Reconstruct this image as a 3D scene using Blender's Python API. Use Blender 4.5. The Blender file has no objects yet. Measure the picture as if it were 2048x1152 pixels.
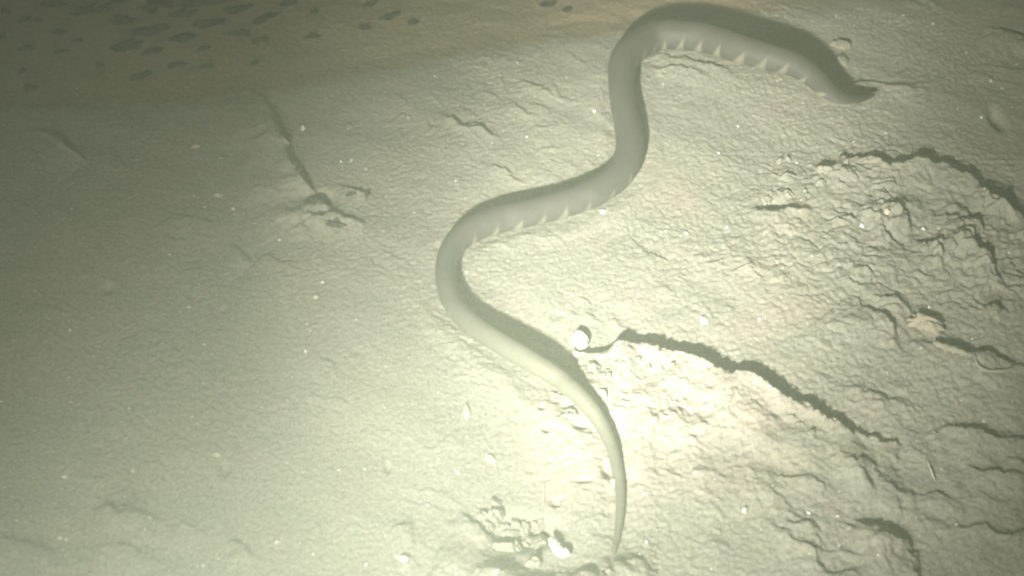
import bpy, bmesh, math, random
import numpy as np
from mathutils import Vector, Matrix

SC = bpy.context.scene
COL = SC.collection
RNG = np.random.default_rng(11)
random.seed(11)

# ------------------------------------------------------------------ camera
CAM_LOC = np.array([0.0, -0.77, 0.92])
AIM = np.array([0.0, 0.0, 0.0])
HFOV = math.radians(49.2)
cam_d = bpy.data.cameras.new('camera')
cam = bpy.data.objects.new('camera', cam_d)
COL.objects.link(cam)
cam.location = CAM_LOC
cam.rotation_euler = Vector(AIM - CAM_LOC).to_track_quat('-Z', 'Y').to_euler()
cam_d.sensor_fit = 'HORIZONTAL'
cam_d.angle = HFOV
cam_d.clip_start = 0.02
cam_d.clip_end = 200
cam_d.dof.use_dof = True
cam_d.dof.focus_distance = 1.18
cam_d.dof.aperture_fstop = 5.6
SC.camera = cam

# ------------------------------------------------------------------ world: the last of the light, far above
w = bpy.data.worlds.new('World')
SC.world = w
w.use_nodes = True
nt = w.node_tree
sky = nt.nodes.new('ShaderNodeTexSky')
sky.sky_type = 'NISHITA'
sky.sun_disc = False
sky.sun_elevation = math.radians(-4)
sky.sun_rotation = math.radians(200)
nt.links.new(sky.outputs[0], nt.nodes['Background'].inputs[0])
nt.nodes['Background'].inputs[1].default_value = 0.05

# ------------------------------------------------------------------ the diver's torch (night dive: the only light)
TORCH = np.array([-0.26, -1.10, 0.75])
TORCH_AIM = np.array([0.185, 0.14, 0.0])
# one torch: a hot reflector core, its fringe and a wide dim spill
for nm, energy, cone in (('core', 255, 22), ('fringe', 180, 40), ('spill', 52, 84)):
    ld = bpy.data.lights.new('dive_torch_' + nm, 'SPOT')
    ld.energy = energy
    ld.color = (1.0, 0.955, 0.87)
    ld.spot_size = math.radians(cone)
    ld.spot_blend = 1.0
    ld.shadow_soft_size = 0.038
    lo = bpy.data.objects.new('dive_torch_' + nm, ld)
    COL.objects.link(lo)
    lo.location = TORCH
    lo.rotation_euler = Vector(TORCH_AIM - TORCH).to_track_quat('-Z', 'Y').to_euler()

SC.view_settings.view_transform = 'Standard'
SC.view_settings.look = 'None'
SC.view_settings.exposure = 0.0
SC.view_settings.gamma = 1.0
SC.view_settings.use_curve_mapping = False
SC.render.engine = 'CYCLES'
SC.cycles.volume_bounces = 2
SC.cycles.max_bounces = 6
SC.cycles.filter_width = 2.0
SC.cycles.diffuse_bounces = 3
SC.cycles.use_denoising = True

# ------------------------------------------------------------------ photo pixel -> place on the sea bed
_f = Vector(AIM - CAM_LOC).normalized()
FWD = np.array(_f)
RIGHT = np.array(_f.cross(Vector((0, 0, 1))).normalized())
UP = np.cross(RIGHT, FWD)
TAN = math.tan(HFOV / 2)


def P(px, py, z=0.0):
    u = (px - 1024) / 1024 * TAN
    v = (576 - py) / 1024 * TAN
    d = FWD + RIGHT * u + UP * v
    t = (z - CAM_LOC[2]) / d[2]
    return CAM_LOC + d * t


def px_scale(p):
    """metres per photo pixel at the point p"""
    return float(np.dot(np.asarray(p) - CAM_LOC, FWD)) * TAN / 1024


# ------------------------------------------------------------------ numpy noise
_perm = np.random.default_rng(5).permutation(4096)


def _hash(ix, iy, s):
    return _perm[(_perm[(ix + s * 131) & 4095] + iy) & 4095]


def perlin(x, y, s=0):
    ix = np.floor(x).astype(np.int64)
    iy = np.floor(y).astype(np.int64)
    fx = x - ix
    fy = y - iy
    ux = fx * fx * fx * (fx * (fx * 6 - 15) + 10)
    uy = fy * fy * fy * (fy * (fy * 6 - 15) + 10)

    def g(a, b):
        h = _hash(ix + a, iy + b, s) * (2 * math.pi / 4096)
        return np.cos(h) * (fx - a) + np.sin(h) * (fy - b)
    a = g(0, 0) * (1 - ux) + g(1, 0) * ux
    b = g(0, 1) * (1 - ux) + g(1, 1) * ux
    return (a * (1 - uy) + b * uy) * 1.5


def fbm(x, y, s=0, octv=4, gain=0.5):
    r = 0
    a = 1
    for k in range(octv):
        r = r + a * perlin(x * 2 ** k, y * 2 ** k, s + 7 * k)
        a *= gain
    return r


def worley(x, y, s=0):
    ix = np.floor(x).astype(np.int64)
    iy = np.floor(y).astype(np.int64)
    f1 = np.full(x.shape, 9.0)
    f2 = np.full(x.shape, 9.0)
    for a in (-1, 0, 1):
        for b in (-1, 0, 1):
            cx = ix + a
            cy = iy + b
            jx = cx + _hash(cx, cy, s) / 4096
            jy = cy + _hash(cx, cy, s + 3) / 4096
            d = np.hypot(x - jx, y - jy)
            f2 = np.where(d < f1, f1, np.minimum(f2, d))
            f1 = np.minimum(f1, d)
    return f1, f2


def sstep(a, b, x):
    t = np.clip((x - a) / (b - a), 0, 1)
    return t * t * (3 - 2 * t)


def poly_dist(x, y, pts):
    """distance, side (+ = left of the travel direction), parameter 0..1"""
    best = np.full(x.shape, 1e9)
    side = np.zeros(x.shape)
    par = np.zeros(x.shape)
    seg = [np.hypot(*(pts[i + 1] - pts[i])) for i in range(len(pts) - 1)]
    tot = sum(seg)
    acc = 0
    for i in range(len(pts) - 1):
        a = pts[i]
        e = pts[i + 1] - a
        t = np.clip(((x - a[0]) * e[0] + (y - a[1]) * e[1]) / (e @ e), 0, 1)
        qx = x - a[0] - t * e[0]
        qy = y - a[1] - t * e[1]
        d = np.hypot(qx, qy)
        s = np.sign(e[0] * qy - e[1] * qx)
        m = d < best
        best = np.where(m, d, best)
        side = np.where(m, s, side)
        par = np.where(m, (acc + t * seg[i]) / tot, par)
        acc += seg[i]
    return best, side, par


def gpts(lst):
    return [P(a, b)[:2] for a, b in lst]


# ledges: (points in the photo, height, width of the gentle front, width of the steep back, taper-in, taper-out)
# travelling along the points the high front lies on the right-hand side
LEDGES = [
    ([(1150, 700), (1190, 708), (1230, 712), (1290, 704), (1350, 717), (1420, 742), (1500, 772), (1560, 808), (1640, 845), (1700, 872), (1800, 892)], 0.028, 0.090, 0.0045, 0.10, 0.35),
    ([(1630, 335), (1665, 345), (1690, 325), (1740, 330), (1770, 352), (1830, 340), (1890, 345), (1945, 385), (1985, 420), (2060, 455), (2140, 470)], 0.021, 0.060, 0.004, 0.12, 0.1),
    ([(1735, 405), (1760, 425), (1795, 435), (1825, 475)], 0.011, 0.025, 0.003, 0.2, 0.3),
    ([(1695, 600), (1725, 625), (1760, 640), (1800, 690)], 0.010, 0.05, 0.003, 0.3, 0.3),
    ([(1915, 480), (1945, 520), (1985, 555), (2000, 590)], 0.018, 0.03, 0.006, 0.2, 0.2),
    ([(1900, 420), (1930, 440), (1960, 490)], 0.009, 0.02, 0.003, 0.3, 0.3),
    ([(1830, 690), (1870, 700), (1930, 718), (1990, 722), (2060, 745)], 0.010, 0.03, 0.004, 0.2, 0.2),
    ([(1880, 690), (1862, 668), (1840, 640)], 0.008, 0.02, 0.003, 0.3, 0.3),
    ([(1690, 765), (1740, 790), (1800, 805), (1830, 820)], 0.006, 0.03, 0.003, 0.3, 0.3),
    ([(1860, 868), (1930, 866), (1980, 876), (2060, 900)], 0.012, 0.05, 0.005, 0.3, 0.1),
    ([(1660, 905), (1690, 935), (1740, 950), (1800, 985), (1840, 1000)], 0.007, 0.03, 0.004, 0.3, 0.3),
    ([(1540, 950), (1580, 962), (1640, 975)], 0.006, 0.03, 0.003, 0.3, 0.3),
    ([(1555, 1052), (1590, 1058), (1640, 1066)], 0.010, 0.04, 0.004, 0.3, 0.3),
    ([(1705, 1050), (1740, 1065), (1775, 1068), (1805, 1098), (1825, 1120), (1845, 1165)], 0.016, 0.07, 0.004, 0.2, 0.1),
    ([(1880, 1055), (1960, 1060), (2060, 1075)], 0.008, 0.04, 0.004, 0.3, 0.1),
    ([(1930, 940), (1990, 960), (2060, 980)], 0.008, 0.03, 0.004, 0.3, 0.1),
    ([(1970, 62), (2010, 72), (2070, 82)], 0.012, 0.04, 0.006, 0.3, 0.2),
    ([(1640, 172), (1700, 176), (1750, 168), (1800, 176), (1850, 172)], 0.008, 0.03, 0.005, 0.3, 0.4),
    ([(512, 175), (530, 215), (552, 270), (585, 335), (605, 378), (640, 408), (656, 424)], 0.017, 0.055, 0.005, 0.4, 0.06),
    ([(612, 440), (640, 446), (660, 436), (690, 450), (735, 444)], 0.012, 0.018, 0.004, 0.2, 0.5),
    ([(600, 420), (604, 450), (606, 490)], 0.008, 0.02, 0.004, 0.3, 0.3),
    ([(670, 384), (700, 388), (745, 386)], 0.007, 0.02, 0.003, 0.3, 0.3),
    ([(190, 1028), (235, 1040), (280, 1048), (312, 1052), (330, 1085)], 0.010, 0.040, 0.008, 0.3, 0.3),
    ([(200, 1095), (245, 1106), (290, 1120), (310, 1140)], 0.009, 0.035, 0.006, 0.3, 0.2),
    ([(360, 1040), (385, 1055), (392, 1080)], 0.007, 0.03, 0.005, 0.3, 0.3),
    ([(-40, 1080), (30, 1105), (90, 1120), (125, 1150)], 0.009, 0.04, 0.007, 0.2, 0.3),
    ([(240, 980), (270, 1010), (330, 1030)], 0.004, 0.05, 0.006, 0.3, 0.3),
    ([(455, 1100), (480, 1090), (500, 1120)], 0.008, 0.03, 0.005, 0.3, 0.3),
    ([(860, 1120), (930, 1145), (1020, 1175), (1110, 1185), (1200, 1180), (1270, 1150), (1320, 1132)], 0.024, 0.060, 0.016, 0.25, 0.25),
    ([(770, 1058), (790, 1050), (825, 1046)], 0.007, 0.05, 0.003, 0.3, 0.3),
    ([(915, 1020), (950, 1045), (985, 1085)], 0.008, 0.03, 0.004, 0.3, 0.3),
    ([(880, 235), (905, 245), (920, 260), (960, 270), (985, 285)], 0.006, 0.03, 0.003, 0.3, 0.3),
    ([(880, 228), (920, 250), (960, 262), (1000, 285)], 0.004, 0.03, 0.003, 0.3, 0.3),
    ([(1030, 170), (1060, 180), (1110, 205)], 0.006, 0.03, 0.003, 0.3, 0.3),
    ([(960, 335), (1000, 350), (1050, 370)], 0.004, 0.03, 0.003, 0.3, 0.3),
    ([(1285, 152), (1330, 150), (1380, 152), (1410, 165)], 0.006, 0.03, 0.003, 0.3, 0.3),
    ([(1300, 128), (1360, 132), (1430, 142), (1470, 160)], 0.006, 0.03, 0.003, 0.3, 0.3),
    ([(1250, 470), (1290, 505), (1330, 520)], 0.006, 0.03, 0.003, 0.3, 0.3),
    ([(1500, 425), (1525, 415), (1548, 432), (1590, 415), (1625, 425)], 0.013, 0.02, 0.004, 0.25, 0.25),
    ([(520, 515), (560, 535), (600, 540)], 0.006, 0.04, 0.004, 0.3, 0.3),
    ([(455, 500), (480, 515), (500, 525)], 0.005, 0.04, 0.004, 0.3, 0.3),
    ([(330, 430), (380, 445), (440, 460)], 0.005, 0.05, 0.006, 0.3, 0.3),
    ([(60, 265), (110, 275), (170, 320)], 0.008, 0.03, 0.004, 0.3, 0.3),
]
_lr = random.Random(33)
for cx, cy, sx, sy, count, amp, length in ((1840, 470, 170, 110, 16, 0.0075, 60), (1760, 980, 230, 140, 22, 0.0040, 70), (1500, 560, 260, 200, 16, 0.0026, 45),
                                           (1050, 230, 250, 110, 10, 0.0024, 50), (1320, 830, 110, 60, 12, 0.0034, 36), (1350, 1010, 160, 90, 10, 0.0026, 45),
                                           (350, 560, 260, 220, 12, 0.0022, 55), (300, 1010, 150, 90, 6, 0.0030, 60)):
    for _ in range(count):
        a_, b_ = _lr.gauss(cx, sx * 0.6), _lr.gauss(cy, sy * 0.6)
        n_ = length * _lr.uniform(0.5, 1.3)
        g_ = _lr.uniform(0.1, 0.9)
        k_ = _lr.uniform(-0.25, 0.25)
        LEDGES.append(([(a_, b_), (a_ + n_ * 0.5, b_ + n_ * (0.5 * g_ + k_)), (a_ + n_, b_ + n_ * g_)], amp * _lr.uniform(0.6, 1.3), amp * 4, 0.003, 0.4, 0.4))
BANK = [(-400, 275), (0, 232), (250, 215), (520, 182), (700, 155), (870, 122), (1050, 100), (1230, 82), (1420, 50), (1650, 20), (1900, -30), (2500, -160)]
LEDGES_W = [(gpts(a),) + tuple(b) for a, *b in LEDGES]
BANK_W = gpts(BANK)


# (photo x, photo y of the centre line, width in photo pixels, clearance under the belly in metres, flatness)
SNAKE = [
    (1752, 189, 5, 0.014, 0.40), (1728, 194, 22, 0.018, 0.40), (1694, 196, 37, 0.023, 0.42), (1658, 182, 46, 0.027, 0.55),
    (1628, 154, 50, 0.028, 0.75), (1592, 131, 52, 0.027, 0.9), (1540, 116, 56, 0.024, 1.0), (1480, 98, 58, 0.018, 1.0),
    (1420, 80, 60, 0.009, 1.0), (1360, 70, 60, 0.005, 1.0), (1310, 74, 62, 0.0, 1.0), (1272, 92, 63, 0.004, 1.0),
    (1247, 122, 58, 0.006, 1.0), (1243, 165, 53, 0.006, 1.0), (1248, 215, 53, 0.006, 1.0), (1257, 262, 54, 0.006, 1.0),
    (1258, 305, 57, 0.006, 1.0), (1243, 342, 61, 0.003, 1.0), (1207, 374, 60, 0.005, 1.0), (1150, 401, 58, 0.005, 1.0),
    (1100, 416, 57, 0.005, 1.0), (1045, 429, 57, 0.005, 1.0), (985, 443, 56, 0.005, 1.0), (935, 465, 53, 0.006, 1.0),
    (905, 495, 48, 0.006, 1.0), (892, 530, 43, 0.006, 1.0), (893, 570, 42, 0.006, 1.0), (910, 612, 43, 0.006, 1.0),
    (940, 645, 46, 0.005, 1.0), (978, 672, 46, 0.008, 1.0), (1020, 697, 46, 0.011, 1.0), (1062, 722, 45, 0.014, 1.0),
    (1105, 748, 43, 0.014, 1.0), (1142, 776, 40, 0.010, 1.0), (1176, 810, 36, 0.006, 1.0), (1204, 850, 31, 0.003, 1.0),
    (1222, 890, 27, 0.001, 1.0), (1234, 935, 24, 0.0, 1.0), (1240, 972, 21, 0.0, 1.0), (1241, 1012, 19, 0.0, 1.0),
    (1237, 1056, 16, 0.0, 1.0), (1231, 1092, 11, 0.0, 1.0), (1227, 1114, 4, 0.0, 1.0),
]
TRACK_W = gpts([(q[0], q[1] + 0.30 * q[2]) for q in SNAKE if q[3] < 0.007])


def blobmask(x, y, px, py, rx, ry, p=2.0):
    c = P(px, py)
    sx = px_scale(c)
    ey = abs(P(px, py - ry)[1] - c[1])
    return np.exp(-(((x - c[0]) / (rx * sx)) ** 2 + ((y - c[1]) / ey) ** 2) ** (p / 2))


def bank_d(x, y):
    bx = np.array([p[0] for p in BANK_W])
    by = np.array([p[1] for p in BANK_W])
    edge = np.interp(x, bx, by)
    edge = edge + 0.006 * fbm(x * 14, y * 14, 61, 3)
    return y - edge


def terrain(x, y):
    near = np.exp(-(np.maximum(np.hypot(x, y) - 1.0, 0) / 1.5) ** 2)
    h = 0.010 * fbm(x * 2.1 + 3.1, y * 2.1, 1, 2)
    h = h + 0.10 * (1 - near) * fbm(x * 0.35, y * 0.35, 90, 4)
    # bank and the lower brown flat behind it
    bd = bank_d(x, y)
    low = sstep(-0.02, 0.05, bd)
    h = h - 0.008 * low + 0.05 * np.clip(bd, 0, 0.6)
    right = blobmask(x, y, 1830, 500, 330, 210)
    mound = blobmask(x, y, 1350, 800, 240, 90)
    lowright = blobmask(x, y, 1780, 980, 380, 170)
    # streaks running down the slope, stretched noise
    ca, sa = math.cos(math.radians(-32)), math.sin(math.radians(-32))
    u = x * ca + y * sa
    v = -x * sa + y * ca
    h = h + 0.0020 * fbm(u * 5, v * 14, 12, 2, 0.45)
    h = h + 0.0006 * (0.3 + lowright * 1.2 + right * 0.4) * fbm(u * 16, v * 48, 17, 4, 0.65)
    # small broken crusts: saw-tooth steps with their drop on the far side
    for lam, amp, s in ((0.055, 0.0016, 31), (0.030, 0.0009, 37), (0.090, 0.0020, 43)):
        ang = math.radians(-28 if s != 37 else -45)
        vv = -x * math.sin(ang) + y * math.cos(ang)
        ph = vv / lam + 1.1 * fbm(x * 7, y * 7, s, 4, 0.6)
        saw = ph - np.floor(ph)
        saw = np.where(saw < 0.90, saw / 0.90, (1 - saw) / 0.10)
        m = sstep(0.35, 0.85, fbm(x * 9 + 9, y * 9, s + 5, 3) + 0.30 * lowright + 0.2 * right - 0.25 * sstep(-0.1, -0.3, x))
        h = h + amp * saw * saw * m * (1 - 0.8 * low)
    # crumbly ground
    f1, f2 = worley(u * 26 + 0.8 * fbm(x * 24, y * 24, 50, 3), v * 44 + 0.8 * fbm(x * 24, y * 24, 53, 3), 2)
    lump = np.clip(f2 - f1, 0, 0.35) / 0.35
    h = h + (0.0048 * right + 0.0016 * mound + 0.0004 * lowright) * lump * (0.4 + 0.6 * sstep(-0.2, 0.4, perlin(x * 25, y * 25, 71)))
    f1b, f2b = worley(x * 95, y * 95, 8)
    h = h + (0.0016 * right + 0.0020 * mound + 0.0004) * np.clip(f2b - f1b, 0, 0.4) * sstep(-0.25, 0.5, perlin(x * 18, y * 18, 73)) * 2
    # grain
    grainy = 0.7 + 0.6 * sstep(-0.4, 0.5, fbm(x * 5, y * 5, 25, 2)) + 0.9 * mound + 0.5 * right
    h = h + grainy * (0.00045 * fbm(x * 95, y * 95, 21, 2, 0.7) + 0.0008 * fbm(u * 190, v * 260, 27, 2, 0.6))
    # ripples on the brown flat
    h = h + low * (0.0016 * fbm(x * 14, y * 22, 81, 4, 0.6))
    # ledges
    wx = x + 0.006 * fbm(x * 22, y * 22, 101, 5, 0.7)
    wy = y + 0.006 * fbm(x * 22 + 7, y * 22, 105, 5, 0.7)
    for pts, amp, wf, wb, t0, t1 in LEDGES_W:
        lo_ = np.min(pts, axis=0) - 4 * wf
        hi_ = np.max(pts, axis=0) + 4 * wf
        m = (x > lo_[0]) & (x < hi_[0]) & (y > lo_[1]) & (y < hi_[1])
        if not m.any():
            continue
        d, s, t = poly_dist(wx[m], wy[m], pts)
        tap = np.clip(t / t0, 0, 1) * np.clip((1 - t) / t1, 0, 1)
        tap = np.sqrt(tap) * (0.75 + 0.45 * perlin(wx[m] * 26, wy[m] * 26, 160))
        prof = np.where(s < 0, np.exp(-(d / wf) ** 1.3), np.exp(-(d / wb) ** 2))
        h[m] += amp * tap * prof
    # the snake's own weight: a shallow groove with mud pushed up beside it
    for part in (TRACK_W[:17], TRACK_W[17:]):
        lo_ = np.min(part, axis=0) - 0.08
        hi_ = np.max(part, axis=0) + 0.08
        m = (x > lo_[0]) & (x < hi_[0]) & (y > lo_[1]) & (y < hi_[1])
        d, _, t = poly_dist(wx[m], wy[m], part)
        fade = np.clip(np.minimum(t, 1 - t) / 0.06, 0, 1)
        h[m] += fade * (0.0022 * np.exp(-((d - 0.027) / 0.010) ** 2) - 0.0020 * np.exp(-(d / 0.016) ** 2))
    # hollow that holds the clods, dents beside the snake's neck
    for px, py, rx, ry, dep in ((1040, 1058, 70, 34, 0.014), (1085, 1050, 36, 20, 0.010), (1083, 811, 6, 6, 0.006), (1137, 807, 11, 6, 0.008),
                                (1092, 852, 6, 7, 0.006), (1160, 850, 13, 6, 0.008), (1214, 938, 8, 12, 0.010), (1170, 955, 16, 5, 0.006),
                                (1112, 998, 10, 8, 0.006), (1125, 990, 6, 4, 0.004), (775, 932, 6, 10, 0.005), (1205, 705, 20, 8, 0.006),
                                (452, 940, 9, 14, 0.006), (1995, 232, 14, 22, 0.008), (640, 405, 34, 16, 0.010), (1540, 408, 26, 14, 0.010),
                                (220, 580, 14, 10, 0.005)):
        h = h - dep * blobmask(x, y, px, py, rx, ry, 3.0)
    return h


# ------------------------------------------------------------------ materials
def new_mat(name, rough=0.95, spec=0.15):
    m = bpy.data.materials.new(name)
    m.use_nodes = True
    b = m.node_tree.nodes['Principled BSDF']
    b.inputs['Roughness'].default_value = rough
    b.inputs['Specular IOR Level'].default_value = spec
    return m, m.node_tree, b


def ramp_mix(nt, fac, c1, c2):
    n = nt.nodes.new('ShaderNodeMix')
    n.data_type = 'RGBA'
    if hasattr(fac, 'is_linked'):
        nt.links.new(fac, n.inputs[0])
    else:
        n.inputs[0].default_value = fac
    for k, c in ((6, c1), (7, c2)):
        if isinstance(c, tuple):
            n.inputs[k].default_value = c + (1,)
        else:
            nt.links.new(c, n.inputs[k])
    return n.outputs[2]


def noise_node(nt, scale, detail=4, rough=0.6, lo_=0.35, hi_=0.65, vec=None):
    n = nt.nodes.new('ShaderNodeTexNoise')
    n.inputs['Scale'].default_value = scale
    n.inputs['Detail'].default_value = detail
    n.inputs['Roughness'].default_value = rough
    if vec is not None:
        nt.links.new(vec, n.inputs['Vector'])
    r = nt.nodes.new('ShaderNodeMapRange')
    r.inputs[1].default_value = lo_
    r.inputs[2].default_value = hi_
    nt.links.new(n.outputs[0], r.inputs[0])
    return r.outputs[0]


def obj_coord(nt):
    return nt.nodes.new('ShaderNodeTexCoord').outputs['Object']


def attr(nt, name):
    a = nt.nodes.new('ShaderNodeAttribute')
    a.attribute_name = name
    return a.outputs['Fac']


def bump(nt, b, fac, strength, dist):
    n = nt.nodes.new('ShaderNodeBump')
    n.inputs['Strength'].default_value = strength
    n.inputs['Distance'].default_value = dist
    nt.links.new(fac, n.inputs['Height'])
    nt.links.new(n.outputs[0], b.inputs['Normal'])


def sand_material():
    m, nt, b = new_mat('muddy_sand', 0.95, 0.1)
    co = obj_coord(nt)
    patch = noise_node(nt, 5.0, 5, 0.6, 0.35, 0.65, co)
    c = ramp_mix(nt, patch, (0.385, 0.38, 0.30), (0.445, 0.425, 0.325))
    mp = nt.nodes.new('ShaderNodeMapping')
    mp.inputs['Rotation'].default_value = (0, 0, math.radians(32))
    mp.inputs['Scale'].default_value = (7, 26, 7)
    nt.links.new(co, mp.inputs['Vector'])
    silt = noise_node(nt, 1.0, 6, 0.65, 0.42, 0.68, mp.outputs[0])
    c = ramp_mix(nt, silt, c, (0.325, 0.328, 0.27))
    pin = noise_node(nt, 11.0, 3, 0.6, 0.55, 0.75, co)
    c = ramp_mix(nt, pin, c, (0.46, 0.40, 0.34))
    c = ramp_mix(nt, attr(nt, 'cream'), c, (0.56, 0.49, 0.40))
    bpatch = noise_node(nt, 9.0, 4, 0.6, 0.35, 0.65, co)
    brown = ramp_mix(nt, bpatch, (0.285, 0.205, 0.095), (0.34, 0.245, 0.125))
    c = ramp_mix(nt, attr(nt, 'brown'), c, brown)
    speck = noise_node(nt, 330.0, 2, 0.6, 0.30, 0.72, co)
    c = ramp_mix(nt, speck, ramp_mix(nt, 0.34, c, (0.10, 0.10, 0.08)), ramp_mix(nt, 0.26, c, (0.75, 0.73, 0.66)))
    nt.links.new(c, b.inputs['Base Color'])
    bump(nt, b, noise_node(nt, 300.0, 5, 0.75, 0.2, 0.8, co), 0.6, 0.0016)
    return m


def simple_mat(name, c1, c2, scale=60, rough=0.8, spec=0.2, bstr=0.4, bdist=0.001):
    m, nt, b = new_mat(name, rough, spec)
    co = obj_coord(nt)
    n = noise_node(nt, scale, 4, 0.6, 0.3, 0.7, co)
    nt.links.new(ramp_mix(nt, n, c1, c2), b.inputs['Base Color'])
    bump(nt, b, noise_node(nt, scale * 5, 3, 0.6, 0.2, 0.8, co), bstr, bdist)
    return m


M_SAND = sand_material()
M_WHITE = simple_mat('white_shell', (0.80, 0.80, 0.76), (0.88, 0.88, 0.85), 40, 0.5, 0.4, 0.2, 0.0006)
M_CREAM = simple_mat('cream_shell', (0.60, 0.52, 0.42), (0.72, 0.66, 0.54), 70, 0.7)
M_PINK = simple_mat('pinkish_stone', (0.42, 0.365, 0.29), (0.50, 0.45, 0.35), 60, 0.85)
M_CLOD = simple_mat('dried_mud', (0.33, 0.32, 0.265), (0.41, 0.385, 0.315), 80, 0.95, 0.1, 0.6, 0.0014)
M_PALE = simple_mat('pale_rubble', (0.27, 0.265, 0.20), (0.36, 0.34, 0.26), 90, 0.9, 0.15)
M_DARK = simple_mat('near_black', (0.018, 0.017, 0.014), (0.04, 0.036, 0.028), 160, 0.95, 0.1, 0.8, 0.002)
M_FLAKE = simple_mat('grey_detritus', (0.10, 0.10, 0.085), (0.17, 0.165, 0.135), 160, 0.95, 0.1, 0.8, 0.002)
M_TUBE = simple_mat('worm_tube', (0.34, 0.32, 0.25), (0.44, 0.41, 0.32), 120, 0.85)


# ------------------------------------------------------------------ sea bed
def axis(lo_, hi_, step, far):
    core = np.arange(lo_, hi_ + step / 2, step)
    ext = []
    d = step
    p = 0.0
    while p < far:
        d *= 1.28
        p += d
        ext.append(p)
    ext = np.array(ext)
    return np.concatenate([(lo_ - ext)[::-1], core, hi_ + ext])


XS = axis(-0.86, 0.86, 0.0016, 30)
YS = axis(-0.44, 0.66, 0.0016, 30)
GX, GY = np.meshgrid(XS, YS)
GZ = terrain(GX, GY)


def ground(x, y):
    i = int(np.clip(np.searchsorted(XS, x) - 1, 0, len(XS) - 2))
    j = int(np.clip(np.searchsorted(YS, y) - 1, 0, len(YS) - 2))
    a = (x - XS[i]) / (XS[i + 1] - XS[i])
    b = (y - YS[j]) / (YS[j + 1] - YS[j])
    return float((GZ[j, i] * (1 - a) + GZ[j, i + 1] * a) * (1 - b) + (GZ[j + 1, i] * (1 - a) + GZ[j + 1, i + 1] * a) * b)


def on_ground(px, py, lift=0.0):
    z = lift
    for _ in range(8):
        p = P(px, py, z)
        z = 0.5 * z + 0.5 * (ground(p[0], p[1]) + lift)
    p = P(px, py, z)
    return np.array([p[0], p[1], ground(p[0], p[1]) + lift])


def build_seabed():
    ny, nx = GX.shape
    me = bpy.data.meshes.new('seabed')
    me.vertices.add(nx * ny)
    co = np.stack([GX, GY, GZ], -1).astype(np.float32)
    me.vertices.foreach_set('co', co.ravel())
    idx = np.arange(nx * ny, dtype=np.int32).reshape(ny, nx)
    q = np.stack([idx[:-1, :-1], idx[:-1, 1:], idx[1:, 1:], idx[1:, :-1]], -1).reshape(-1, 4)
    n = len(q)
    me.loops.add(n * 4)
    me.loops.foreach_set('vertex_index', q.ravel())
    me.polygons.add(n)
    me.polygons.foreach_set('loop_start', np.arange(0, n * 4, 4, dtype=np.int32))
    me.update(calc_edges=True)
    me.polygons.foreach_set('use_smooth', np.ones(n, dtype=bool))
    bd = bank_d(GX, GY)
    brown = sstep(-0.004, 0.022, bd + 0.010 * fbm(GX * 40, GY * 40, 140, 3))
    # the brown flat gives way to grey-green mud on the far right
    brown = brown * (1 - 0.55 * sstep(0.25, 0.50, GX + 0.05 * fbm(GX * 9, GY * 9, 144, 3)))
    n1 = fbm(GX * 16, GY * 16, 151, 4, 0.6)
    cream = blobmask(GX, GY, 1330, 825, 200, 85, 3) + blobmask(GX, GY, 1120, 880, 80, 110, 3) + 0.8 * blobmask(GX, GY, 1240, 960, 130, 60, 3)
    cream = np.clip(cream * (0.75 + 0.5 * n1), 0, 1)
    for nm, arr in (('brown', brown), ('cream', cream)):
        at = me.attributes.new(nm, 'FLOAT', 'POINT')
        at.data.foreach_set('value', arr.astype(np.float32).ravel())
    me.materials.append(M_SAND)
    o = bpy.data.objects.new('seabed', me)
    COL.objects.link(o)
    o['kind'] = 'structure'
    o['label'] = 'grey muddy sea bed with broken crusts and a brown flat behind'
    return o


build_seabed()


# ------------------------------------------------------------------ object helpers
def tag(o, label, cat, group=None, kind=None):
    o['label'] = label
    o['category'] = cat
    if group:
        o['group'] = group
    if kind:
        o['kind'] = kind
    return o


def mesh_obj(name, verts, faces, mat, loc=(0, 0, 0), smooth=True):
    me = bpy.data.meshes.new(name)
    me.from_pydata([tuple(map(float, v)) for v in verts], [], [tuple(int(i) for i in f) for f in faces])
    me.update()
    if smooth:
        me.polygons.foreach_set('use_smooth', np.ones(len(me.polygons), dtype=bool))
    me.materials.append(mat)
    o = bpy.data.objects.new(name, me)
    COL.objects.link(o)
    o.location = tuple(map(float, loc))
    return o


_ico = {}


def ico(sub):
    if sub not in _ico:
        bm = bmesh.new()
        bmesh.ops.create_icosphere(bm, subdivisions=sub, radius=1)
        v = np.array([x.co[:] for x in bm.verts])
        f = [[q.index for q in p.verts] for p in bm.faces]
        bm.free()
        _ico[sub] = (v, f)
    v, f = _ico[sub]
    return v.copy(), f


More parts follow.
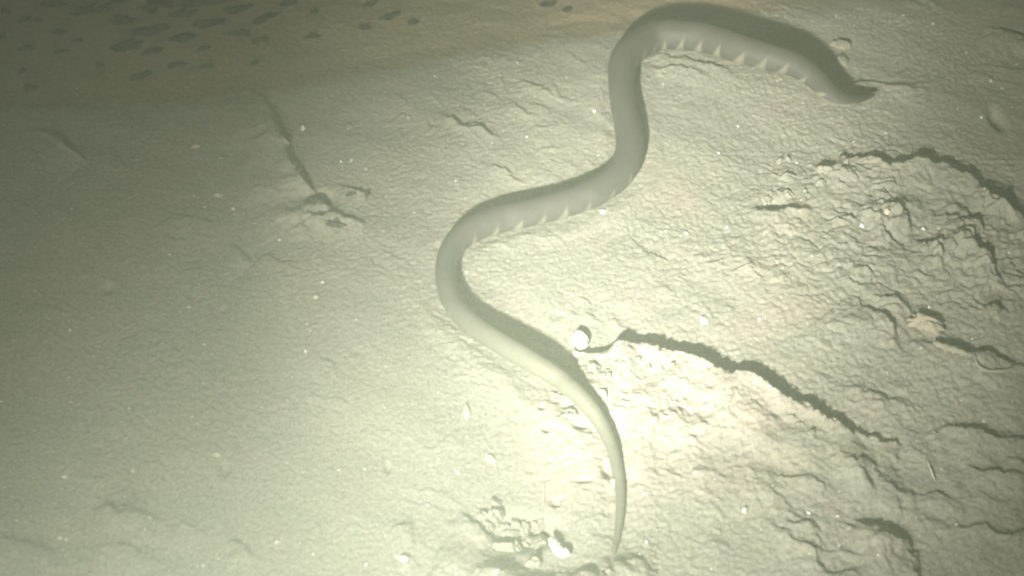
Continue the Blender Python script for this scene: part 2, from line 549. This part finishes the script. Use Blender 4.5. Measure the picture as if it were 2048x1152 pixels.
def lump(name, dims, mat, loc, rotz=0, seed=0, rough=0.25, freq=1.6, sub=4, flat=0.0, tilt=0.0):
    """an irregular stone-like body: noise-shaped, with flattened facets"""
    v, f = ico(sub)
    r = np.random.default_rng(seed)
    o1, o2, o3 = r.uniform(0, 60, 3)
    n = fbm(v[:, 0] * freq + o1 + v[:, 2] * 0.7, v[:, 1] * freq + o2 - v[:, 2] * 0.9, 200, 3, 0.55)
    rad = 1 + rough * n
    rad = rad + 0.10 * fbm(v[:, 0] * 4.5 + o2 + v[:, 2], v[:, 1] * 4.5 + o3 - v[:, 2], 207, 3, 0.6)
    for _ in range(5):       # broken facets
        d = r.normal(size=3)
        d /= np.linalg.norm(d)
        k = v @ d
        lim = r.uniform(0.72, 0.9)
        rad = np.where(k * rad > lim, lim / np.maximum(k, 1e-3), rad)
    v = v * rad[:, None]
    if flat:
        v[:, 2] = np.where(v[:, 2] < 0, v[:, 2] * (1 - flat), v[:, 2])
    v = v * (np.array(dims) / 2)
    R = np.array(Matrix.Rotation(rotz, 3, 'Z') @ Matrix.Rotation(tilt, 3, 'X'))
    v = v @ R.T
    return mesh_obj(name, v, f, mat, loc)


def lump_at(name, px, py, wpx, hpx, mat, sink=0.3, thick=None, **kw):
    """wpx x hpx is the size it shows in the photo"""
    p = on_ground(px, py)
    s = px_scale(p)
    wid = wpx * s
    dep = hpx * s
    th = thick if thick else 0.8 * min(wid, dep)
    p = on_ground(px, py, th * (0.5 - sink))
    return lump(name, (wid, dep * 1.1, th), mat, p, **kw)


def tube(path, radii, nseg=12, squash=1.0, cap=True):
    path = np.array(path, float)
    n = len(path)
    tan = np.gradient(path, axis=0)
    tan /= np.linalg.norm(tan, axis=1)[:, None]
    verts = []
    for i in range(n):
        t = tan[i]
        side = np.cross(t, [0, 0, 1.0])
        side /= np.linalg.norm(side) + 1e-9
        up = np.cross(side, t)
        for k in range(nseg):
            a = 2 * math.pi * k / nseg
            verts.append(path[i] + radii[i] * (math.cos(a) * side + squash * math.sin(a) * up))
    faces = [(i * nseg + k, i * nseg + (k + 1) % nseg, (i + 1) * nseg + (k + 1) % nseg, (i + 1) * nseg + k)
             for i in range(n - 1) for k in range(nseg)]
    if cap:
        faces.append(tuple(range(nseg))[::-1])
        faces.append(tuple((n - 1) * nseg + k for k in range(nseg)))
    return np.array(verts), faces


def catmull(pts, n):
    pts = np.array(pts, float)
    d = np.r_[0, np.cumsum(np.linalg.norm(np.diff(pts[:, :2], axis=0), axis=1))]
    t = np.linspace(0, d[-1], n)
    # natural-ish cubic through the points: hermite with finite-difference slopes
    m = np.gradient(pts, d, axis=0)
    i = np.clip(np.searchsorted(d, t, side='right') - 1, 0, len(d) - 2)
    hh = (d[i + 1] - d[i])
    u = ((t - d[i]) / hh)[:, None]
    hh = hh[:, None]
    return ((2 * u ** 3 - 3 * u ** 2 + 1) * pts[i] + (u ** 3 - 2 * u ** 2 + u) * hh * m[i]
            + (-2 * u ** 3 + 3 * u ** 2) * pts[i + 1] + (u ** 3 - u ** 2) * hh * m[i + 1])


def smooth1(a, k):
    ker = np.hanning(k + 2)[1:-1]
    ker /= ker.sum()
    p = np.pad(a, (k // 2, k // 2), mode='edge')
    return np.convolve(p, ker, 'valid')[:len(a)]


# ------------------------------------------------------------------ the sea snake
def build_snake():
    dense = catmull([(a, b, c, d, e) for a, b, c, d, e in SNAKE], 1400)
    path, rad, flat = [], [], []
    for px, py, wd, lift, fl in dense:
        p0 = on_ground(px, py, 0.02 + lift)
        r = 0.5 * wd * px_scale(p0)
        path.append(on_ground(px, py, lift + r * 0.92 * max(fl, 0.5)))
        rad.append(r)
        flat.append(fl)
    path = np.array(path)
    for k in range(3):
        path[:, k] = smooth1(path[:, k], 61 if k == 2 else 25)
    rad = np.array(rad)
    flat = np.array(flat)
    N, K = len(path), 56
    tan = np.gradient(path, axis=0)
    tan /= np.linalg.norm(tan, axis=1)[:, None]
    s = np.r_[0, np.cumsum(np.linalg.norm(np.diff(path, axis=0), axis=1))]
    side = np.cross(tan, [0, 0, 1.0])
    side /= np.linalg.norm(side, axis=1)[:, None]
    up = np.cross(side, tan)
    ang = np.arange(K) * 2 * math.pi / K                     # 0 = right flank, 90 = back, 270 = belly
    ca, sa = np.cos(ang), np.sin(ang)
    # deep-bodied section: a soft keel on the back, flattened belly
    prof = 1.0 + 0.05 * np.maximum(sa, 0) ** 4 - 0.10 * np.maximum(-sa, 0) ** 2
    V = path[:, None, :] + (rad[:, None] * (ca * prof)[None, :])[:, :, None] * side[:, None, :] \
        + ((rad * flat)[:, None] * (sa * prof * 1.02)[None, :])[:, :, None] * up[:, None, :]
    faces = [(i * K + k, i * K + (k + 1) % K, (i + 1) * K + (k + 1) % K, (i + 1) * K + k)
             for i in range(N - 1) for k in range(K)]
    faces.append(tuple(range(K))[::-1])
    faces.append(tuple((N - 1) * K + k for k in range(K)))
    # pale wedges low on both flanks
    L = s[-1]
    spacing = 0.0285
    S = s[:, None] + 0 * ang[None, :]
    A = np.degrees(ang)[None, :] + 0 * s[:, None]
    fl = np.where(A > 180, A - 360, A)                        # -180..180
    low = np.where((fl > 90), 180 - fl, np.where(fl < -90, -180 - fl, fl))   # -90 belly .. 0 flank .. 90 back
    rightside = (np.abs(fl) < 90)
    r2 = np.random.default_rng(4)
    bar = np.zeros_like(S)
    for sd in (0, 1):
        pos = 0.05 + sd * 0.011
        while pos < L * 0.83:
            c = pos + r2.normal(0, 0.0014)
            top = r2.uniform(20, 40)
            wide = r2.uniform(0.0075, 0.0100)
            hgt = np.clip((low + 55) / (top + 55), 0, 1.4)     # 0 low on the flank, 1 at the point
            lean = 0.0085 * hgt
            wd = wide * np.clip(1.08 - hgt, 0, 1) ** 0.9
            d = np.abs(S - (c - lean))
            k = np.clip((wd - d) / 0.0036 + 0.1, 0, 1) * (rightside == bool(sd))
            bar = np.maximum(bar, k * r2.uniform(0.5, 0.85))
            pos += spacing * r2.uniform(0.9, 1.1)
    # bars fade towards the neck
    bar *= (1 - 0.6 * sstep(L * 0.60, L * 0.80, S))
    belly = np.clip((-low - 40) / 25, 0, 1)
    olive = sstep(L * 0.66, L * 0.82, S)
    root = bpy.data.objects.new('sea_snake', None)
    COL.objects.link(root)
    base = path[N // 2].copy()
    base[2] = ground(base[0], base[1])
    root.location = base
    root.empty_display_size = 0.05
    tag(root, 'long grey sea snake with pale wedge bars winding over the muddy sea bed', 'sea snake')
    mat, nt, b = new_mat('snake_skin', 0.55, 0.25)
    co = obj_coord(nt)
    n = noise_node(nt, 70, 6, 0.7, 0.3, 0.7, co)
    skin = ramp_mix(nt, n, (0.088, 0.085, 0.076), (0.125, 0.120, 0.106))
    skin = ramp_mix(nt, attr(nt, 'olive'), skin, ramp_mix(nt, n, (0.185, 0.187, 0.140), (0.225, 0.224, 0.17)))
    skin = ramp_mix(nt, attr(nt, 'belly'), skin, (0.36, 0.35, 0.28))
    skin = ramp_mix(nt, attr(nt, 'bar'), skin, (0.40, 0.375, 0.285))
    vo = nt.nodes.new('ShaderNodeTexVoronoi')
    vo.inputs['Scale'].default_value = 420
    nt.links.new(co, vo.inputs['Vector'])
    dk = nt.nodes.new('ShaderNodeMapRange')
    dk.inputs[1].default_value = 0.0
    dk.inputs[2].default_value = 0.8
    nt.links.new(vo.outputs['Distance'], dk.inputs[0])
    skin = ramp_mix(nt, dk.outputs[0], skin, ramp_mix(nt, 0.25, skin, (0.03, 0.03, 0.03)))
    nt.links.new(skin, b.inputs['Base Color'])
    bump(nt, b, vo.outputs['Distance'], 0.25, -0.0006)
    body = mesh_obj('body', V.reshape(-1, 3) - base, faces, mat)
    body.parent = root
    for nm, arr in (('bar', bar), ('olive', olive), ('belly', belly)):
        at = body.data.attributes.new(nm, 'FLOAT', 'POINT')
        at.data.foreach_set('value', arr.astype(np.float32).ravel())
    # eyes near the snout
    em, ent, eb = new_mat('snake_eye', 0.15, 0.6)
    eb.inputs['Base Color'].default_value = (0.02, 0.02, 0.018, 1)
    i = int(np.searchsorted(s, L - 0.013))
    for sd in (-1, 1):
        c = path[i] + side[i] * sd * rad[i] * 0.78 + up[i] * rad[i] * 0.5
        v, f = ico(2)
        e = mesh_obj('eye', v * 0.0011, f, em, c - base)
        e.parent = root


build_snake()

# ------------------------------------------------------------------ shells, stones and rubble that can be told apart
o = lump_at('white_shell', 1160, 681, 33, 38, M_WHITE, sink=0.15, thick=0.017, seed=3, rough=0.12, freq=0.9, sub=4)
tag(o, 'bright white rounded shell beside the neck of the snake', 'shell')


def shell_fragment():
    """a bent, hollow splinter of white shell"""
    pts = [(1104, 1080), (1107, 1087), (1113, 1096), (1120, 1106), (1128, 1108), (1136, 1104)]
    c = on_ground(1117, 1098, 0.0)
    path = np.array([on_ground(a, b, 0.0048) for a, b in pts])
    path = catmull(np.c_[path], 28)
    path[:, 2] = smooth1(path[:, 2], 9) + 0.002
    n = len(path)
    r = 0.0042 * (0.8 + 0.35 * np.sin(np.linspace(0.2, 2.8, n))) * (1 + 0.12 * np.sin(np.arange(n) * 1.3))
    v, f = tube(path - c, r, 12, 0.75)
    o = mesh_obj('shell_fragment', v, f, M_WHITE, c)
    return tag(o, 'bent white shell splinter at the bottom edge beside the clods', 'shell')


shell_fragment()

o = lump_at('stone_fragment', 1858, 648, 74, 30, M_PINK, sink=0.25, thick=0.016, seed=21, rough=0.7, freq=1.5, rotz=-0.25, sub=4, tilt=0.3)
tag(o, 'pale pinkish flat stone lying among the clods at right', 'stone')
o = lump_at('yellow_stone', 1982, 622, 40, 26, M_PALE, sink=0.35, thick=0.016, seed=22, rough=0.3, rotz=0.45)
tag(o, 'yellowish stone half sunk near the right edge', 'stone')
o = lump_at('rubble_stone', 1683, 92, 44, 20, M_PALE, sink=0.5, thick=0.018, seed=23, rough=0.3, rotz=-0.1)
tag(o, 'pale blocky stone behind the snake tail at the top', 'stone')
o = lump_at('rubble_stone', 1682, 124, 34, 34, M_PALE, sink=0.65, thick=0.016, seed=24, rough=0.3, rotz=0.6)
tag(o, 'low yellowish stone between the snake tail and the blocky stone', 'stone')
o = lump_at('white_shell', 1228, 964, 17, 12, M_WHITE, sink=0.2, thick=0.007, seed=27, rough=0.15)
tag(o, 'small white shell chip touching the left side of the snake neck', 'shell')
o = lump_at('white_shell', 807, 1117, 20, 12, M_WHITE, sink=0.2, thick=0.008, seed=28, rough=0.2)
tag(o, 'small bright shell chip left of the clods at the bottom', 'shell')
o = lump_at('pale_shell', 934, 822, 14, 36, M_CREAM, sink=0.55, thick=0.010, seed=29, rough=0.15)
tag(o, 'faint upright oval shell half sunk left of the snake neck', 'shell')
o = lump_at('pale_shell', 982, 918, 24, 16, M_CREAM, sink=0.5, thick=0.008, seed=30, rough=0.2, rotz=-0.6)
tag(o, 'cream curved shell piece above the clods at the bottom', 'shell')
o = lump_at('white_shell', 1489, 1020, 12, 12, M_WHITE, sink=0.2, thick=0.006, seed=31, rough=0.2)
tag(o, 'tiny bright shell chip right of the snake head', 'shell')
o = lump_at('cream_pebble', 566, 281, 24, 11, M_PALE, sink=0.5, thick=0.010, seed=32, rough=0.5, rotz=-0.5)
tag(o, 'cream pebble lying along the groove at upper left', 'pebble')
o = lump_at('cream_pebble', 606, 257, 9, 13, M_WHITE, sink=0.5, thick=0.007, seed=33, rough=0.5)
tag(o, 'small white pebble right of the groove at upper left', 'pebble')
o = lump_at('cream_pebble', 698, 254, 12, 13, M_PALE, sink=0.5, thick=0.007, seed=34, rough=0.5)
tag(o, 'pale round pebble in the open sand right of the groove', 'pebble')
o = lump_at('cream_pebble', 437, 391, 18, 9, M_CREAM, sink=0.5, thick=0.007, seed=35, rough=0.5)
tag(o, 'cream flat pebble left of the dark groove', 'pebble')
o = lump_at('cream_pebble', 391, 294, 14, 8, M_CREAM, sink=0.5, thick=0.006, seed=36, rough=0.5)
tag(o, 'cream pebble below the brown flat at upper left', 'pebble')
o = lump_at('cream_pebble', 636, 428, 9, 14, M_CREAM, sink=0.5, thick=0.008, seed=37, rough=0.5, rotz=0.4)
tag(o, 'pale pebble wedged in the foot of the groove', 'pebble')
o = lump_at('cream_pebble', 1725, 452, 10, 13, M_WHITE, sink=0.5, thick=0.007, seed=38, rough=0.5)
tag(o, 'small white pebble left of the broken clods at right', 'pebble')
o = lump_at('cream_pebble', 1774, 424, 12, 14, M_CREAM, sink=0.5, thick=0.010, seed=39, rough=0.5)
tag(o, 'cream pebble on the rim of a clod at right', 'pebble')
o = lump_at('cream_pebble', 632, 594, 13, 9, M_CREAM, sink=0.5, thick=0.006, seed=40, rough=0.5)
tag(o, 'lone cream pebble on bare sand at left of the snake bend', 'pebble')
o = lump_at('cream_pebble', 1206, 424, 13, 11, M_WHITE, sink=0.5, thick=0.007, seed=41, rough=0.5)
tag(o, 'white pebble just below the middle bend of the snake', 'pebble')
o = lump_at('cream_pebble', 1408, 641, 15, 17, M_WHITE, sink=0.5, thick=0.008, seed=42, rough=0.5)
tag(o, 'white pebble in the bright sand above the crumbling ledge', 'pebble')
o = lump_at('cream_pebble', 435, 910, 14, 10, M_CREAM, sink=0.5, thick=0.006, seed=43, rough=0.5)
tag(o, 'cream pebble above the hollows at lower left', 'pebble')
o = lump_at('cream_pebble', 133, 1078, 11, 10, M_CREAM, sink=0.5, thick=0.006, seed=44, rough=0.5)
tag(o, 'cream pebble near the bottom left corner', 'pebble')

# half-buried worm tubes and sticks
def tube_thing(name, pts, rpx, mat, label, cat, lift=0.002, wob=0.2, taper=0.5, squash=0.9):
    w_ = np.array([on_ground(a, b, lift) for a, b in pts])
    s_ = px_scale(w_[0])
    path = catmull(w_, 30)
    path[:, 2] = smooth1(path[:, 2], 9)
    n = len(path)
    t = np.linspace(0, 1, n)
    r = rpx * s_ * (1 - taper * np.abs(2 * t - 1) ** 2) * (1 + wob * np.sin(np.arange(n) * 0.9 + len(pts)))
    c = path[n // 2]
    v, f = tube(path - c, r, 10, squash)
    return tag(mesh_obj(name, v, f, mat, c), label, cat)


tube_thing('worm_tube', [(72, 262), (98, 272), (125, 292), (150, 308), (172, 322)], 7, M_TUBE, 'pale half-buried worm tube at the left edge', 'worm tube')
tube_thing('worm_tube', [(1866, 684), (1885, 692), (1910, 700), (1935, 708)], 8, M_TUBE, 'pale stubby worm tube below the pinkish stone', 'worm tube', lift=0.005)
tube_thing('worm_tube', [(1950, 708), (1952, 722), (1962, 736), (1990, 742), (2018, 738), (2028, 724)], 3.6, M_TUBE, 'thin curled worm tube near the right edge', 'worm tube', lift=0.002)
tube_thing('twig', [(1855, 922), (1862, 940), (1870, 962)], 2.2, M_CREAM, 'thin pale twig standing in the sand at lower right', 'twig', lift=0.004, taper=0.6)
tube_thing('twig', [(1086, 965), (1088, 985), (1085, 1010)], 1.6, M_CREAM, 'thin pale twig above the clods beside the snake head', 'twig', lift=0.002, taper=0.6)

ORD = ['first', 'second', 'third', 'fourth', 'fifth', 'sixth', 'seventh', 'eighth', 'ninth', 'tenth', 'eleventh', 'twelfth', 'thirteenth', 'fourteenth', 'fifteenth', 'sixteenth']


def row_labels(items, bands, text):
    """a label for each item: its place from the left within its row"""
    rows = {}
    for k, it in enumerate(items):
        j = next(i for i, (lim, _) in enumerate(bands) if it[1] < lim)
        rows.setdefault(j, []).append(k)
    out = [None] * len(items)
    for j, ks in rows.items():
        for n_, k in enumerate(sorted(ks, key=lambda q: items[q][0])):
            out[k] = text % (ORD[n_], bands[j][1])
    return out


# mud clods heaped in the hollow at the bottom
CL = [(991, 1011, 22, 19), (967, 1034, 17, 17), (990, 1037, 27, 21), (1009, 1054, 21, 18), (979, 1054, 15, 15), (1030, 1051, 18, 19),
      (1050, 1052, 21, 23), (1074, 1052, 18, 24), (1019, 1074, 40, 23), (1050, 1087, 25, 22), (1047, 1069, 19, 17), (1003, 1096, 38, 19),
      (1084, 1088, 38, 29), (1033, 1096, 19, 22), (1071, 1130, 27, 13)]
LAB = row_labels(CL, [(1045, 'top'), (1062, 'middle'), (1090, 'lower'), (9999, 'bottom')], '%s cream mud clod from left in the %s row of the bottom heap')
for i, (a, b, c, d) in enumerate(CL):
    o = lump_at('mud_clod', a, b, c * 1.3, d * 1.35, M_SAND, sink=0.5, thick=0.012 + 0.004 * (i % 3), seed=60 + i, rough=0.55, freq=1.5, rotz=random.uniform(-0.3, 0.3))
    tag(o, LAB[i], 'clod', 'mud clods heaped in the bottom hollow')

# broken clods on the right-hand mound
CR = [(1558, 326, 13, 14), (1576, 322, 12, 10), (1574, 360, 38, 20), (1573, 392, 38, 22), (1612, 391, 20, 20), (1534, 405, 15, 24), (1604, 402, 16, 14),
      (1650, 345, 28, 20), (1697, 349, 46, 30), (1690, 330, 12, 16), (1680, 372, 20, 14), (1765, 392, 44, 22), (1640, 372, 24, 14)]
LAB = row_labels(CR, [(340, 'far'), (380, 'middle'), (9999, 'near')], '%s broken mud clod from left in the %s row on the right mound')
for i, (a, b, c, d) in enumerate(CR):
    o = lump_at('broken_clod', a, b, c, d, M_SAND, sink=0.66, thick=0.014, seed=90 + i, rough=0.6, freq=1.5, rotz=random.uniform(-0.6, 0.2))
    tag(o, LAB[i], 'clod', 'broken clods on the right mound')

# crumbs along the lip of the ledge beside the neck
CE = [(1196, 744, 26, 30), (1214, 752, 24, 24), (1182, 735, 16, 18), (1298, 738, 16, 14), (1322, 742, 18, 16), (1240, 728, 26, 10), (1275, 722, 20, 10),
      (1201, 785, 28, 16), (1115, 795, 30, 22), (1145, 832, 26, 18), (1160, 800, 14, 12), (1345, 735, 16, 12), (1470, 782, 12, 10), (1600, 850, 18, 13), (1620, 868, 16, 10), (1585, 838, 14, 10)]
LAB = row_labels(CE, [(780, 'far'), (9999, 'near')], '%s cream sediment crumb from left on the %s side of the bright ledge')
for i, (a, b, c, d) in enumerate(CE):
    o = lump_at('sand_crumb', a, b, c, d, M_SAND, sink=0.66, thick=0.011, seed=120 + i, rough=0.65, freq=1.6, rotz=random.uniform(-0.6, 0.6))
    tag(o, LAB[i], 'clod', 'crumbs along the bright ledge')

# flat, ragged, near-black lumps set on the brown flat
TU = [(10, 22, 17), (50, 38, 22), (75, 40, 15), (105, 8, 42), (165, 22, 38), (205, 20, 25), (235, 4, 40), (245, 42, 42), (300, 62, 60), (312, 10, 50),
      (365, 28, 46), (415, 2, 60), (362, 77, 42), (250, 92, 50), (302, 102, 28), (120, 65, 22), (158, 82, 16), (55, 97, 26), (118, 104, 18), (45, 142, 14),
      (420, 45, 44), (475, 18, 42), (525, 38, 42), (475, 67, 32), (530, 80, 14), (510, 86, 15), (405, 97, 21), (285, 150, 34), (412, 132, 20), (355, 128, 20),
      (510, 127, 13), (578, 8, 26), (630, 25, 13), (628, 72, 24), (6, 70, 13), (785, 33, 25), (828, 44, 19), (730, 55, 20), (742, 8, 24), (1100, 8, 26), (1135, 20, 16),
      (60, 178, 22), (200, 130, 12)]
LAB = row_labels(TU, [(26, 'topmost'), (58, 'second'), (90, 'third'), (115, 'fourth'), (9999, 'lowest')], '%s dark flat lump from left in the %s row of the brown flat')
for i, (a, b, c) in enumerate(TU):
    p = on_ground(a, b)
    s = px_scale(p)
    wdt = 1.25 * c * s
    o = lump('dark_lump', (wdt, wdt * random.uniform(0.34, 0.5), 0.008), M_DARK, on_ground(a, b, 0.0015), rotz=random.uniform(0.05, 0.5),
             seed=200 + i, rough=1.25, freq=3.0, sub=3)
    tag(o, LAB[i], 'detritus', 'dark lumps on the brown flat')

DD = [(632, 404, 34, 20, 'dark flake of detritus in the foot of the groove'),
      (668, 446, 44, 16, 'dark wedge of detritus right of the pale pebble in the groove'),
      (733, 388, 12, 10, 'small dark flake in the sand right of the groove'),
      (705, 388, 26, 7, 'thin dark flake of detritus right of the groove foot')]
for i, (a, b, c, d, lab) in enumerate(DD):
    o = lump_at('detritus_flake', a, b, c, d * 1.2, M_FLAKE, sink=0.4, thick=0.005, seed=260 + i, rough=1.0, freq=2.4, rotz=random.uniform(-0.2, 0.3))
    tag(o, lab, 'detritus')


# ------------------------------------------------------------------ shell grit strewn over the sand
def grit():
    r = np.random.default_rng(77)
    base_v = np.array([(1, 0, 0), (-1, 0, 0), (0, 1, 0), (0, -1, 0), (0, 0, 1), (0, 0, -1)], float)
    base_f = [(0, 2, 4), (2, 1, 4), (1, 3, 4), (3, 0, 4), (2, 0, 5), (1, 2, 5), (3, 1, 5), (0, 3, 5)]
    V, F = [], []
    n = 0
    for _ in range(2600):
        x = r.uniform(-0.84, 0.84)
        y = r.uniform(-0.43, 0.62)
        if float(bank_d(np.array([x]), np.array([y]))[0]) > -0.01 and r.random() < 0.93:
            continue
        sz = 0.00055 * (1 + r.pareto(2.6))
        sz = min(sz, 0.0030)
        sc = sz * r.uniform(0.5, 1.2, 3)
        M = np.array(Matrix.Rotation(r.uniform(0, 6.28), 3, 'Z') @ Matrix.Rotation(r.uniform(0, 1.5), 3, 'X'))
        v = (base_v * sc) @ M.T + np.array([x, y, ground(x, y) + sz * 0.25])
        V.append(v)
        F += [(a + n, b + n, c + n) for a, b, c in base_f]
        n += 6
    o = mesh_obj('shell_grit', np.concatenate(V), F, M_WHITE, smooth=False)
    o['kind'] = 'stuff'
    o['label'] = 'fine white shell grit strewn over the sand'
    o['category'] = 'grit'


grit()


# ------------------------------------------------------------------ the murky water
def haze():
    X, Z0, Z1 = 32.0, float(GZ.min()) - 1.0, 1.6
    v = [(x, y, z) for z in (Z0, Z1) for y in (-X, X) for x in (-X, X)]
    f = [(0, 2, 3, 1), (4, 5, 7, 6), (0, 1, 5, 4), (2, 6, 7, 3), (0, 4, 6, 2), (1, 3, 7, 5)]
    m = bpy.data.materials.new('murky_water')
    m.use_nodes = True
    nt = m.node_tree
    nt.nodes.clear()
    out = nt.nodes.new('ShaderNodeOutputMaterial')
    pv = nt.nodes.new('ShaderNodeVolumePrincipled')
    pv.inputs['Color'].default_value = (0.76, 0.87, 0.69, 1)
    pv.inputs['Density'].default_value = 0.30
    pv.inputs['Anisotropy'].default_value = 0.0
    nt.links.new(pv.outputs[0], out.inputs['Volume'])
    o = mesh_obj('haze', v, f, m, smooth=False)
    o['kind'] = 'stuff'
    o['label'] = 'murky green-tinted water filling the scene'


haze()
